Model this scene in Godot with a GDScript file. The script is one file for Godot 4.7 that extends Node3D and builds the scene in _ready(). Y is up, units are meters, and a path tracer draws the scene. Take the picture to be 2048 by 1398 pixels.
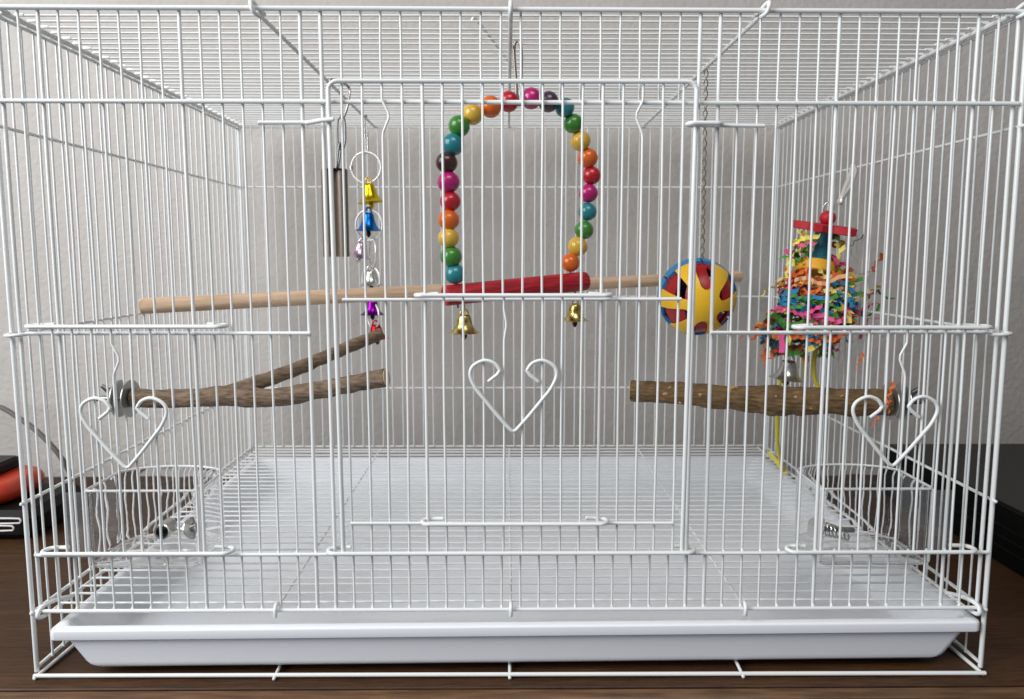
extends Node3D

const HX := 0.381          # half the width of the cage
const HT := 0.4647         # roof above the floor grate
const DP := 0.4865         # depth of the cage
const PITCH := 0.762 / 51.0
const TABLE := -0.056      # table top, measured from the floor grate
const BARS: Array[float] = [0.0885, 0.2234, 0.381]   # heights of the rails round the sides and back

var M := {}
var rods := {}
var rng := RandomNumberGenerator.new()


# ---------------------------------------------------------------- mesh building
class Shape:
	var v := PackedVector3Array()
	var n := PackedVector3Array()
	var uv := PackedVector2Array()

	# skins a stack of rings; crease: faces that meet at a larger angle keep a sharp edge
	func loft(rings: Array, closed := true, cap_a := true, cap_b := true, crease := 42.0) -> void:
		var p := PackedVector3Array()
		var k: int = rings[0].size()
		for r in rings:
			p.append_array(r)
		var f := PackedInt32Array()
		var last: int = k if closed else k - 1
		for i in rings.size() - 1:
			for j in last:
				var a := i * k + j
				var b := i * k + (j + 1) % k
				f.append_array([a, b, b + k, a, b + k, a + k])
		for side in 2:
			if not (cap_a if side == 0 else cap_b):
				continue
			var at: int = 0 if side == 0 else (rings.size() - 1) * k
			var mid := Vector3.ZERO
			for j in k:
				mid += p[at + j]
			p.append(mid / k)
			for j in k:
				var a := at + j
				var b := at + (j + 1) % k
				f.append_array([b, a, p.size() - 1] if side == 0 else [a, b, p.size() - 1])
		add(p, f, crease)

	func add(p: PackedVector3Array, f: PackedInt32Array, crease := 42.0) -> void:
		var vol := 0.0
		var about := p[0]
		for t in range(0, f.size(), 3):
			vol += (p[f[t]] - about).dot((p[f[t + 1]] - about).cross(p[f[t + 2]] - about))
		var fn := PackedVector3Array()
		var near: Array = []
		near.resize(p.size())
		for t in range(0, f.size(), 3):
			if vol < 0.0:
				var s := f[t + 1]
				f[t + 1] = f[t + 2]
				f[t + 2] = s
			fn.append((p[f[t + 1]] - p[f[t]]).cross(p[f[t + 2]] - p[f[t]]))
			for c in 3:
				if near[f[t + c]] == null:
					near[f[t + c]] = PackedInt32Array()
				near[f[t + c]].append(t / 3)
		var least := cos(deg_to_rad(crease))
		for t in range(0, f.size(), 3):
			var own := fn[t / 3].normalized()
			for c in [0, 2, 1]:      # Godot's front faces run clockwise
				var i := f[t + c]
				var sum := Vector3.ZERO
				for o in near[i]:
					if fn[o].normalized().dot(own) >= least:
						sum += fn[o]
				v.append(p[i])
				n.append(sum.normalized() if sum.length_squared() > 0.0 else own)
				uv.append(Vector2(p[i].x, p[i].z))

	func tube(path: PackedVector3Array, r: float, sides := 8, radii: Array = [], closed := false, round_ends := true) -> void:
		var rings: Array = []
		var m := path.size()
		var t0 := (path[1] - path[0]).normalized()
		if closed:
			t0 = (path[1] - path[m - 1]).normalized()
		var side := t0.cross(Vector3.UP if absf(t0.y) < 0.9 else Vector3.RIGHT).normalized()
		var first_side := side
		for i in m + (1 if closed else 0):
			var w := i % m
			var t: Vector3
			if closed:
				t = (path[(w + 1) % m] - path[(w + m - 1) % m]).normalized()
			else:
				t = (path[mini(w + 1, m - 1)] - path[maxi(w - 1, 0)]).normalized()
			side = (side - t * side.dot(t)).normalized()
			if closed and i == m:
				side = first_side
			var up := t.cross(side)
			var rr: float = radii[w] if radii.size() else r
			if round_ends and not closed and i == 0:
				for e in [[0.42, 0.5], [0.2, 0.86]]:
					rings.append(circle(path[w] - t * rr * e[0], side, up, rr * e[1], sides))
			rings.append(circle(path[w], side, up, rr, sides))
			if round_ends and not closed and i == m - 1:
				for e in [[0.2, 0.86], [0.42, 0.5]]:
					rings.append(circle(path[w] + t * rr * e[0], side, up, rr * e[1], sides))
		loft(rings, true, not closed, not closed, 60.0)

	func circle(c: Vector3, a: Vector3, b: Vector3, r: float, k: int) -> PackedVector3Array:
		var out := PackedVector3Array()
		for i in k:
			var g := TAU * i / k
			out.append(c + a * cos(g) * r + b * sin(g) * r)
		return out

	# turns a list of (radius, height) about the y axis
	func lathe(profile: Array, sides := 24, crease := 42.0, at := Vector3.ZERO, basis := Basis()) -> void:
		var rings: Array = []
		for q in profile:
			var ring := PackedVector3Array()
			for i in sides:
				var g := TAU * i / sides
				ring.append(at + basis * Vector3(cos(g) * q[0], q[1], sin(g) * q[0]))
			rings.append(ring)
		loft(rings, true, true, true, crease)

	# a box with rounded upright corners and chamfered top and bottom edges
	func block(c: Vector3, s: Vector3, corner := 0.002, edge := 0.001, basis := Basis()) -> void:
		var rings: Array = []
		for q in [[-s.y / 2, edge], [-s.y / 2 + edge, 0.0], [s.y / 2 - edge, 0.0], [s.y / 2, edge]]:
			var ring := PackedVector3Array()
			for p in rounded(s.x / 2 - q[1], s.z / 2 - q[1], maxf(corner - q[1], corner * 0.4), 4):
				ring.append(c + basis * Vector3(p.x, q[0], p.y))
			rings.append(ring)
		loft(rings, true, true, true, 30.0)

	func rounded(a: float, b: float, r: float, seg: int) -> PackedVector2Array:
		var out := PackedVector2Array()
		var mids := [Vector2(a - r, b - r), Vector2(-a + r, b - r), Vector2(-a + r, -b + r), Vector2(a - r, -b + r)]
		for q in 4:
			for i in seg + 1:
				var g := PI / 2 * (q + float(i) / seg)
				out.append(mids[q] + Vector2(cos(g), sin(g)) * r)
		return out

	func mesh(m: Material) -> ArrayMesh:
		var a := []
		a.resize(Mesh.ARRAY_MAX)
		a[Mesh.ARRAY_VERTEX] = v
		a[Mesh.ARRAY_NORMAL] = n
		a[Mesh.ARRAY_TEX_UV] = uv
		var out := ArrayMesh.new()
		out.add_surface_from_arrays(Mesh.PRIMITIVE_TRIANGLES, a)
		out.surface_set_material(0, m)
		return out


func curve(p: PackedVector3Array, seg := 6, closed := false) -> PackedVector3Array:
	var out := PackedVector3Array()
	var m := p.size()
	for i in (m if closed else m - 1):
		var a := p[(i + m - 1) % m] if closed else p[maxi(i - 1, 0)]
		var d := p[(i + 2) % m] if closed else p[mini(i + 2, m - 1)]
		for k in seg:
			out.append(p[i].cubic_interpolate(p[(i + 1) % m], a, d, float(k) / seg))
	if not closed:
		out.append(p[m - 1])
	return out


# ---------------------------------------------------------------- things and parts
func thing(called: String, label: String, category: String, at := Vector3.ZERO, group := "") -> Node3D:
	var o := Node3D.new()
	o.name = called
	add_child(o, true)
	o.position = at
	o.set_meta("label", label)
	o.set_meta("category", category)
	if group:
		o.set_meta("group", group)
	return o


func hub(called: String, parent: Node3D, at := Vector3.ZERO) -> Node3D:
	var o := Node3D.new()
	o.name = called
	parent.add_child(o, true)
	o.position = at
	return o


func put(called: String, mesh: Mesh, parent: Node, at := Vector3.ZERO, basis := Basis(), over: Material = null) -> MeshInstance3D:
	var o := MeshInstance3D.new()
	o.name = called
	o.mesh = mesh
	o.transform = Transform3D(basis, at)
	if over:
		o.material_override = over
	parent.add_child(o, true)
	return o


# a straight wire from a to b; wires of one length and gauge share a few slightly uneven meshes
func rod(called: String, parent: Node, a: Vector3, b: Vector3, r: float, m: Material, bend := 0.0) -> MeshInstance3D:
	var length := a.distance_to(b)
	var kind := rng.randi() % 3 if bend > 0.0 else 0
	var key := "%d %d %d %d %d" % [roundi(length * 10000), roundi(r * 100000), kind, roundi(bend * 1e5), m.get_instance_id()]
	if not rods.has(key):
		var s := Shape.new()
		var p := PackedVector3Array()
		var steps := 7 if bend > 0.0 else 1
		for i in steps + 1:
			var t := float(i) / steps
			var off := bend * sin(PI * t) * (0.6 + 0.7 * sin(t * (3.0 + kind * 2.1) + kind))
			p.append(Vector3(off, t * length, bend * 0.5 * sin(TAU * t + kind)))
		s.tube(p, r, 8)
		rods[key] = s.mesh(m)
	var y := (b - a).normalized()
	var x := y.cross(Vector3(0.31, 0.2, 0.93)).normalized()
	var basis := Basis(x, y, x.cross(y))
	if bend > 0.0:
		basis = basis * Basis(Vector3.UP, rng.randf() * TAU)
	return put(called, rods[key], parent, a, basis)


func wire(called: String, parent: Node, p: PackedVector3Array, r: float, m: Material, closed := false, sides := 8) -> MeshInstance3D:
	var s := Shape.new()
	s.tube(p, r, sides, [], closed)
	return put(called, s.mesh(m), parent)


func V(list: Array) -> PackedVector3Array:
	var out := PackedVector3Array()
	for q in list:
		out.append(Vector3(q[0], q[1], q[2]))
	return out


# ---------------------------------------------------------------- materials
func srgb(r: int, g: int, b: int) -> Color:
	return Color(r / 255.0, g / 255.0, b / 255.0)


func mat(called: String, c: Color, rough := 0.5, metal := 0.0) -> StandardMaterial3D:
	var m := StandardMaterial3D.new()
	m.resource_name = called
	m.albedo_color = c
	m.roughness = rough
	m.metallic = metal
	M[called] = m
	return m


func noise(freq: float, number: int, octaves := 4, size := 512, colors: Array = []) -> NoiseTexture2D:
	var f := FastNoiseLite.new()
	f.noise_type = FastNoiseLite.TYPE_SIMPLEX_SMOOTH
	f.seed = number
	f.frequency = freq
	f.fractal_octaves = octaves
	var t := NoiseTexture2D.new()
	t.width = size
	t.height = size
	t.seamless = true
	t.noise = f
	if colors.size():
		var g := Gradient.new()
		g.offsets = PackedFloat32Array()
		g.colors = PackedColorArray()
		var o := PackedFloat32Array()
		var c := PackedColorArray()
		for q in colors:
			o.append(q[0])
			c.append(q[1])
		g.offsets = o
		g.colors = c
		t.color_ramp = g
	return t


func grain(m: StandardMaterial3D, t: Texture2D, scale: Vector3, world := false) -> void:
	m.albedo_texture = t
	m.uv1_triplanar = true
	m.uv1_world_triplanar = world
	m.uv1_scale = scale


func materials() -> void:
	mat("white_wire", Color(0.875, 0.885, 0.88), 0.32)
	mat("white_plastic", Color(0.90, 0.91, 0.928), 0.36)
	var w := mat("wall_paint", Color.WHITE, 0.75)
	grain(w, noise(0.006, 3, 3, 512, [[0.2, Color(0.682, 0.666, 0.647)], [0.8, Color(0.70, 0.684, 0.665)]]), Vector3.ONE * 1.3, true)
	w.heightmap_enabled = true
	w.heightmap_texture = noise(0.03, 8, 4, 1024)
	w.heightmap_scale = 0.08
	w.uv1_scale = Vector3.ONE * 2.6
	var t := mat("dark_wood", Color.WHITE, 0.5)
	t.metallic_specular = 0.32
	grain(t, wood_picture(), Vector3(1.6, 1.6, 3.0), true)
	var ew := mat("edge_wood", Color.WHITE, 0.36)
	grain(ew, noise(0.02, 15, 4, 512, [[0.25, srgb(76, 53, 34)], [0.7, srgb(110, 82, 57)]]), Vector3(1.5, 20, 20))
	mat("nickel", Color(0.78, 0.77, 0.75), 0.22, 1.0)
	mat("bright_nickel", Color(0.92, 0.91, 0.89), 0.3, 0.5)
	mat("hook_nickel", Color(0.60, 0.57, 0.52), 0.34, 0.7)
	mat("dull_steel", Color(0.55, 0.56, 0.56), 0.34, 1.0)
	mat("washer_steel", Color(0.72, 0.73, 0.72), 0.3, 0.85)
	mat("dark_steel", Color(0.16, 0.16, 0.16), 0.4, 0.8)
	var b := mat("brass", Color.WHITE, 0.28, 1.0)
	grain(b, noise(0.02, 21, 4, 256, [[0.25, Color(0.54, 0.46, 0.24)], [0.5, Color(0.84, 0.77, 0.46)], [0.9, Color(0.94, 0.89, 0.62)]]), Vector3.ONE * 30)
	mat("dark_brass", Color(0.28, 0.22, 0.13), 0.45, 0.9)
	mat("bronze_tube", srgb(122, 110, 96), 0.42, 0.35)
	var d := mat("pale_dowel", Color.WHITE, 0.62)
	grain(d, noise(0.02, 5, 4, 512, [[0.25, srgb(196, 164, 134)], [0.7, srgb(219, 190, 160)]]), Vector3(16, 1.0, 16))
	var r := mat("red_dowel", Color.WHITE, 0.5)
	grain(r, noise(0.02, 6, 4, 512, [[0.2, srgb(150, 18, 30)], [0.6, srgb(190, 28, 42)], [0.85, srgb(206, 56, 66)]]), Vector3(26, 2.2, 26))
	for k in [["bark", 7, srgb(84, 68, 53), srgb(116, 97, 78), srgb(140, 120, 98)], ["brown_bark", 9, srgb(80, 61, 37), srgb(108, 85, 54), srgb(134, 108, 72)]]:
		var m := mat(k[0], Color.WHITE, 0.85)
		grain(m, noise(0.022, k[1], 5, 512, [[0.25, k[2]], [0.5, k[3]], [0.8, k[4]]]), Vector3(5, 24, 24))
		m.heightmap_enabled = true
		m.heightmap_texture = noise(0.03, k[1] + 20, 5, 512)
		m.heightmap_scale = 0.07
	mat("cut_wood", srgb(196, 172, 138), 0.75)
	mat("pale_scar", srgb(188, 150, 104), 0.8)
	var g := mat("clear_plastic", Color(1, 1, 1, 0.0), 0.02)
	g.refraction_enabled = true
	g.refraction_scale = 0.036
	g.transparency = BaseMaterial3D.TRANSPARENCY_ALPHA
	var sheet := mat("clear_sheet", Color(0.95, 0.96, 0.97, 0.06), 0.03)
	sheet.transparency = BaseMaterial3D.TRANSPARENCY_ALPHA
	sheet.heightmap_enabled = true
	sheet.heightmap_texture = noise(0.012, 44, 2, 256)
	sheet.heightmap_scale = 0.15
	sheet.uv1_triplanar = true
	sheet.uv1_scale = Vector3(14, 5, 14)
	var edge := mat("clear_edge", Color(1, 1, 1, 0.55), 0.12)
	edge.transparency = BaseMaterial3D.TRANSPARENCY_ALPHA
	for c in [["teal", srgb(34, 128, 138)], ["green", srgb(58, 132, 44)], ["yellow", srgb(222, 178, 62)], ["orange", srgb(222, 102, 22)], ["red", srgb(186, 22, 40)],
			["magenta", srgb(184, 20, 110)], ["brown", srgb(62, 26, 24)], ["purple", srgb(70, 50, 72)]]:
		var m := mat("bead_" + c[0], c[1], 0.3)
		m.clearcoat_enabled = true
		m.clearcoat = 0.5
		m.clearcoat_roughness = 0.12
	for c in [["gold", Color(0.85, 0.72, 0.1)], ["blue", Color(0.06, 0.42, 0.75)], ["pink", Color(0.86, 0.76, 0.82)], ["silver", Color(0.8, 0.8, 0.78)], ["purple", Color(0.48, 0.03, 0.55)], ["red", Color(0.78, 0.05, 0.12)]]:
		mat("foil_" + c[0], c[1], 0.26, 0.9)
	for c in [["yellow", srgb(240, 190, 42)], ["blue", srgb(32, 126, 180)], ["red", srgb(160, 14, 22)]]:
		mat("plastic_" + c[0], c[1], 0.36)
	for c in [["yellow", srgb(244, 230, 118)], ["orange", srgb(236, 122, 62)], ["pink", srgb(240, 98, 160)], ["blue", srgb(58, 148, 192)], ["green", srgb(86, 156, 70)], ["peach", srgb(238, 180, 132)], ["brown", srgb(168, 84, 44)]]:
		var m := mat("paper_" + c[0], c[1], 0.9)
		m.cull_mode = BaseMaterial3D.CULL_DISABLED
	mat("toy_red", srgb(186, 22, 38), 0.55)
	mat("toy_teal", srgb(16, 104, 124), 0.55)
	mat("toy_yellow", srgb(240, 178, 40), 0.55)
	mat("string_yellow", srgb(224, 208, 78), 0.95)
	mat("black_plastic", srgb(12, 12, 12), 0.5).metallic_specular = 0.3
	mat("black_top", srgb(46, 44, 42), 0.6)
	mat("red_plastic", srgb(178, 52, 26), 0.35)
	mat("grey_cord", srgb(96, 92, 90), 0.7)
	mat("print_white", srgb(206, 202, 198), 0.6)


# dark walnut grain: long fine streaks with darker pores
func wood_picture() -> ImageTexture:
	var f := FastNoiseLite.new()
	f.seed = 11
	f.frequency = 1.0
	f.fractal_octaves = 3
	var size := 1024
	var im := Image.create(size, size, false, Image.FORMAT_RGB8)
	for y in size:
		for x in size:
			var u := float(x) / size
			var w := float(y) / size
			var across := w * 40.0 + 0.5 * f.get_noise_2d(u * 3.0, w * 4.0)
			var broad := f.get_noise_2d(u * 1.3 + 7.0, w * 7.0)
			var fine := f.get_noise_2d(u * 9.0, across * 3.6)
			var pore := maxf(0.0, f.get_noise_2d(u * 26.0 + 31.0, across * 9.0) - 0.12)
			var k := 0.5 + 0.3 * broad + 0.6 * fine - 1.3 * pore
			im.set_pixel(x, y, srgb(48, 31, 18).lerp(srgb(84, 58, 36), clampf(k, 0.0, 1.0)))
	return ImageTexture.create_from_image(im)


# ---------------------------------------------------------------- the cage
func loop_bar(called: String, parent: Node, x0: float, x1: float, y: float, front: float, back: float, r: float, m: Material) -> void:
	var mid := (front + back) / 2
	var reach := (front - back) / 2
	var p := PackedVector3Array([Vector3(x0 + reach + 0.010, y + 0.0006, back + 0.001)])
	for i in 7:
		var a := PI * i / 6.0
		p.append(Vector3(x0 + reach - sin(a) * reach, y, mid - cos(a) * reach))
	for i in 7:
		var a := PI * i / 6.0
		p.append(Vector3(x1 - reach + sin(a) * reach, y, mid + cos(a) * reach))
	p.append(Vector3(x1 - reach - 0.010, y + 0.0006, back + 0.001))
	wire(called, parent, p, r, m)


func heart(parent: Node, tip: Vector3, m: Material) -> void:
	var half := [[-0.0189, 0.0390], [-0.0123, 0.0443], [-0.0103, 0.0476], [-0.0143, 0.0529], [-0.0222, 0.0552], [-0.0308, 0.0509], [-0.0330, 0.0436], [-0.0288, 0.0337], [-0.0222, 0.0251], [-0.0115, 0.0118], [-0.0022, 0.0012]]
	var p := PackedVector3Array()
	for q in half:
		p.append(tip + Vector3(q[0], q[1], 0))
	var left := curve(p.slice(2), 4)
	var all := PackedVector3Array([p[0], p[1]])
	all.append_array(left)
	all.append(tip)
	var back := all.slice(0, all.size() - 1)
	back.reverse()
	for q in back:
		all.append(Vector3(2 * tip.x - q.x, q.y, q.z))
	wire("heart_ornament", parent, all, 0.00145, m)


func kinked(called: String, parent: Node, x: float, z: float, y_top: float, y_kink: float, y_low: float, side: float, r: float, m: Material) -> void:
	var p := V([[x, y_top, z], [x, y_kink + 0.012, z], [x + side * 0.0005, y_kink + 0.010, z], [x + side * 0.0045, y_kink + 0.002, z], [x + side * 0.0048, y_kink - 0.002, z], [x + side * 0.0006, y_kink - 0.012, z], [x, y_kink - 0.016, z], [x, y_low, z]])
	wire(called, parent, p, r, m)


func build_cage() -> void:
	var m: Material = M.white_wire
	var cage := thing("bird_cage", "large white wire bird cage with heart trimmed doors, standing on the dark wooden table", "bird cage", Vector3(0, TABLE, 0))
	var lift := Vector3(0, -TABLE, 0)
	var thin := 0.00092
	var heavy := 0.00152

	# front
	var front := hub("front_panel", cage, lift)
	for i in 52:
		var x := -HX + i * PITCH
		var j := mini(i, 51 - i)          # counts inwards from either end
		var r := heavy if j in [0, 15, 16] else (0.0014 if j in [2, 9] else thin)
		var bend := 0.0005 if r < heavy else 0.0003
		var called := "heavy_wire" if r > 0.0013 else "wire"
		if j >= 17:
			rod(called, front, Vector3(x, 0.3985, 0), Vector3(x, HT, 0), r, m, bend * 0.6)
		elif j >= 3 and j <= 8:
			rod(called, front, Vector3(x, 0.2238, 0), Vector3(x, HT, 0), r, m, bend)
		else:
			rod(called, front, Vector3(x, -0.001, 0), Vector3(x, HT, 0), r, m, bend)
			continue
		rod(called, front, Vector3(x, -0.001, 0), Vector3(x, 0.0452, 0), r, m, bend * 0.3)
	rod("top_bar", front, Vector3(-HX - 0.012, HT + 0.0014, 0.0027), Vector3(HX + 0.004, HT - 0.0005, 0.0027), 0.0019, m)
	rod("bar", front, Vector3(-HX - 0.004, 0.3987, 0.0028), Vector3(HX + 0.002, 0.3975, 0.0028), 0.0018, m)
	rod("bar", front, Vector3(-HX + 0.002, 0.0452, 0.0025), Vector3(HX + 0.004, 0.0452, 0.0025), 0.0015, m)
	rod("bottom_bar", front, Vector3(-HX - 0.002, -0.0016, 0.0027), Vector3(HX + 0.001, -0.0016, 0.0027), 0.0016, m)
	for s in [-1.0, 1.0]:
		rod("bar", front, Vector3(s * (HX - 0.006), 0.2238, 0.0024), Vector3(s * (HX - 15 * PITCH - 0.001), 0.2238, 0.0024), 0.0015, m)
		var ring := PackedVector3Array()
		for k in 14:
			var a := TAU * k / 14.0
			ring.append(Vector3(s * (HX + 0.0028) + cos(a) * 0.0075, 0.2226 + 0.0004 * cos(a), 0.001 + sin(a) * 0.0052))
		wire("corner_ring", front, ring, 0.0014, m, true)

	# little pools of coating where the front wires are welded to the bars
	var blobs := Shape.new()
	for i in 52:
		var x := -HX + i * PITCH
		for y in [0.3982, 0.0452, -0.0012]:
			if absf(x) < 0.13 and y == 0.3982:
				continue
			var k := rng.randf_range(0.8, 1.25)
			blobs.lathe([[0.0003, -0.0026 * k], [0.0011, -0.0018], [0.0015 * k, 0.0], [0.0011, 0.0018], [0.0003, 0.0026 * k]], 8, 70.0, Vector3(x + rng.randf_range(-0.0002, 0.0002), y, 0.0009))
	put("weld_beads", blobs.mesh(m), front).set_meta("kind", "stuff")

	# sides
	for s in [-1.0, 1.0]:
		var side := hub("side_panel", cage, lift)
		var x: float = s * (HX + 0.0032)
		rod("corner_post", side, Vector3(s * (HX + 0.0058), -0.0535, 0.0012), Vector3(s * (HX + 0.0058), HT, 0.0012), 0.0019, m, 0.0003)
		for k in range(1, 33):
			rod("wire", side, Vector3(x, -0.050, -k * DP / 32.5), Vector3(x, HT - 0.003, -k * DP / 32.5), thin, m, 0.0005)
		rod("corner_post", side, Vector3(x, -0.052, -DP), Vector3(x, HT, -DP), 0.0019, m)
		for y in BARS:
			rod("rail", side, Vector3(x + s * 0.0022, y, 0.006), Vector3(x + s * 0.0022, y, -DP), 0.0014, m)
		rod("top_rail", side, Vector3(x + s * 0.0018, HT - 0.0018, 0.002), Vector3(x + s * 0.0018, HT - 0.0018, -DP), 0.0017, m)
		rod("floor_rail", side, Vector3(x + s * 0.0020, -0.003, 0.004), Vector3(x + s * 0.0020, -0.003, -DP), 0.0016, m)
		rod("bottom_rail", side, Vector3(x + s * 0.0022, -0.0500, 0.0), Vector3(x + s * 0.0022, -0.0500, -DP), 0.0016, m)

	# back
	var rear := hub("back_panel", cage, lift)
	for i in 52:
		var x := -HX + i * PITCH
		rod("wire", rear, Vector3(x, 0.0, -DP), Vector3(x, HT, -DP), thin, m, 0.0005)
	for y in [0.0, BARS[0], BARS[1], BARS[2], HT]:
		rod("rail", rear, Vector3(-HX - 0.003, y, -DP - 0.0024), Vector3(HX + 0.003, y, -DP - 0.0024), 0.0013, m)

	# roof
	var roof := hub("roof_panel", cage, lift)
	var gap := DP / 32.5
	for k in 33:
		var z := -0.006 - k * gap
		if z < -DP:
			break
		rod("wire", roof, Vector3(-HX - 0.001, HT + 0.0032, z), Vector3(HX + 0.001, HT + 0.0032, z), 0.00085, m, 0.0007)
		for s in [-1.0, 1.0]:      # the wire's end wraps over the side rail
			wire("wire_end", roof, V([[s * (HX - 0.006), HT + 0.0034, z], [s * (HX + 0.0005), HT + 0.0042, z - 0.001], [s * (HX + 0.0045), HT + 0.0018, z - 0.003], [s * (HX + 0.0046), HT - 0.002, z - 0.0045]]), 0.0013, m, false, 6).set_meta("kind", "stuff")
	for x in [-HX, -HX / 2, 0.0, HX / 2, HX]:
		var edge := absf(x) > 0.3
		rod("rib", roof, Vector3(x, HT + 0.0004, -0.006), Vector3(x, HT + 0.0004, -DP), 0.0018 if not edge else 0.0021, m)
		var hx: float = x + (0.0 if not edge else signf(x) * 0.002)
		var tilt: float = -signf(x) * 0.004
		wire("hook", roof, curve(V([[hx + tilt, HT + 0.0004, -0.010], [hx + tilt * 0.6, HT + 0.0022, -0.004], [hx, HT + 0.0052, 0.0008], [hx - tilt * 0.2, HT + 0.0052, 0.0045], [hx, HT + 0.0018, 0.0068], [hx + tilt * 0.3, HT - 0.0026, 0.0058], [hx + tilt, HT - 0.0042, 0.001]]), 4), 0.0017, m)
	wire("top_handle", roof, curve(V([[-0.031, HT + 0.0060, -0.043], [-0.0285, HT + 0.0095, -0.047], [-0.020, HT + 0.0095, -0.085], [-0.006, HT + 0.0085, -0.150], [-0.0015, HT + 0.0060, -0.165], [-0.0005, HT + 0.0030, -0.17]]), 5), 0.0013, m)

	# floor grate
	var grate := hub("floor_grate", cage, lift)
	for k in 32:
		var z := -0.0085 - k * 0.01495
		rod("wire", grate, Vector3(-HX + 0.011, 0.0002, z), Vector3(HX - 0.011, 0.0002, z), 0.0010, m, 0.0009)
	for s in [-1.0, 1.0]:
		rod("edge_rail", grate, Vector3(s * (HX - 0.0105), -0.0019, 0.001), Vector3(s * (HX - 0.0105), -0.0019, -DP + 0.004), 0.0015, m)
		var ex: float = s * (HX - 0.002)
		wire("hook", grate, curve(V([[ex - s * 0.010, -0.001, -0.022], [ex - s * 0.004, 0.002, -0.008], [ex, 0.0012, 0.002], [ex + s * 0.0005, -0.003, 0.0062], [ex, -0.0062, 0.0042], [ex - s * 0.002, -0.006, -0.001]]), 4), 0.0018, m)
	for x in [-HX / 2, 0.0, HX / 2]:
		rod("rib", grate, Vector3(x, -0.0018, -0.006), Vector3(x, -0.0018, -DP + 0.004), 0.0012, m)
		wire("hook", grate, curve(V([[x, -0.0016, -0.012], [x, 0.0006, -0.004], [x - signf(x) * 0.0006, 0.0030, 0.0022], [x - signf(x) * 0.001, 0.0008, 0.0062], [x - signf(x) * 0.001, -0.0045, 0.0060], [x, -0.0066, 0.0030]]), 4), 0.0016, m)

	# stand under the tray
	var stand := hub("base_frame", cage, lift)
	rod("front_bar", stand, Vector3(-0.3845, -0.0532, 0.0085), Vector3(0.3845, -0.0532, 0.0105), 0.0017, m)
	for s in [-1.0, 1.0]:
		rod("side_bar", stand, Vector3(s * 0.3835, -0.0546, 0.010), Vector3(s * 0.378, -0.0525, -0.065), 0.0016, m)
		rod("side_bar", stand, Vector3(s * 0.378, -0.0520, -0.055), Vector3(s * 0.378, -0.0520, -DP), 0.0016, m)
		wire("corner_loop", stand, V([[s * 0.3845, -0.047, -0.046], [s * 0.379, -0.0495, -0.040], [s * 0.375, -0.0535, -0.042], [s * 0.376, -0.0545, -0.052], [s * 0.382, -0.051, -0.056]]), 0.0019, m, true)
	rod("cross_bar", stand, Vector3(-0.380, -0.0500, -0.060), Vector3(0.380, -0.0500, -0.060), 0.0015, m)
	for x in [-HX / 2, -0.001, HX / 2 - 0.003]:
		rod("rib", stand, Vector3(x, -0.0545, 0.0125), Vector3(x, -0.0512, -0.02), 0.0014, m)
		rod("rib", stand, Vector3(x, -0.0512, -0.018), Vector3(x, -0.0512, -DP), 0.0014, m)

	# sliding main door and the small drop door set in it
	var door := hub("main_door", cage, lift)
	var lx := -0.1357
	var rx := 0.1385
	var frame := PackedVector3Array([Vector3(lx + 0.0025, 0.048, 0.0072)])
	for i in 6:
		var a := PI / 2 * i / 5.0
		frame.append(Vector3(lx + 0.007 - cos(a) * 0.007, 0.4055 + sin(a) * 0.007, 0.0072))
	for i in 6:
		var a := PI / 2 * i / 5.0
		frame.append(Vector3(rx - 0.007 + sin(a) * 0.007, 0.4055 + cos(a) * 0.007, 0.0072))
	frame.append(Vector3(rx - 0.0020, 0.048, 0.0072))
	wire("door_frame", door, frame, 0.0018, m)
	for j in 18:
		var x := -0.1261 + j * 0.01501
		var middle := j >= 5 and j <= 12
		if j == 2 or j == 15:
			kinked("wire", door, x, 0.0055, 0.4125, 0.388, 0.049, 1.0 if j == 2 else -1.0, 0.00096, m)
		elif middle:
			rod("wire", door, Vector3(x, 0.2508, 0.0055), Vector3(x, 0.4125, 0.0055), 0.00096, m, 0.0005)
			rod("wire", door, Vector3(x, 0.049, 0.0055), Vector3(x, 0.0732, 0.0055), 0.00096, m)
		else:
			rod("wire", door, Vector3(x, 0.049, 0.0055), Vector3(x, 0.4125, 0.0055), 0.00096 if j != 4 and j != 13 else 0.0013, m, 0.0006)
	rod("bar", door, Vector3(-0.1285, 0.2500, 0.0080), Vector3(0.1305, 0.2505, 0.0080), 0.0014, m)
	rod("bar", door, Vector3(-0.1265, 0.0730, 0.0080), Vector3(0.1285, 0.0726, 0.0080), 0.0014, m)
	loop_bar("slide_bar", door, -0.1462, 0.1472, 0.0487, 0.0098, -0.0035, 0.0018, m)

	var drop := hub("drop_door", cage, lift)
	for j in range(5, 13):
		var x := -0.1261 + j * 0.01501
		if j == 8:
			kinked("wire", drop, x + 0.0008, 0.0135, 0.2535, 0.232, 0.0752, 0.35, 0.00096, m)
		else:
			rod("wire", drop, Vector3(x, 0.0752, 0.0135), Vector3(x, 0.2535, 0.0135), 0.00096, m, 0.0005)
	loop_bar("slide_bar", drop, -0.0725, 0.0765, 0.2537, 0.0160, 0.0035, 0.0017, m)
	loop_bar("slide_bar", drop, -0.0700, 0.0762, 0.0750, 0.0160, 0.0035, 0.0017, m)
	heart(drop, Vector3(0.0019, 0.1490, 0.0160), m)

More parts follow.
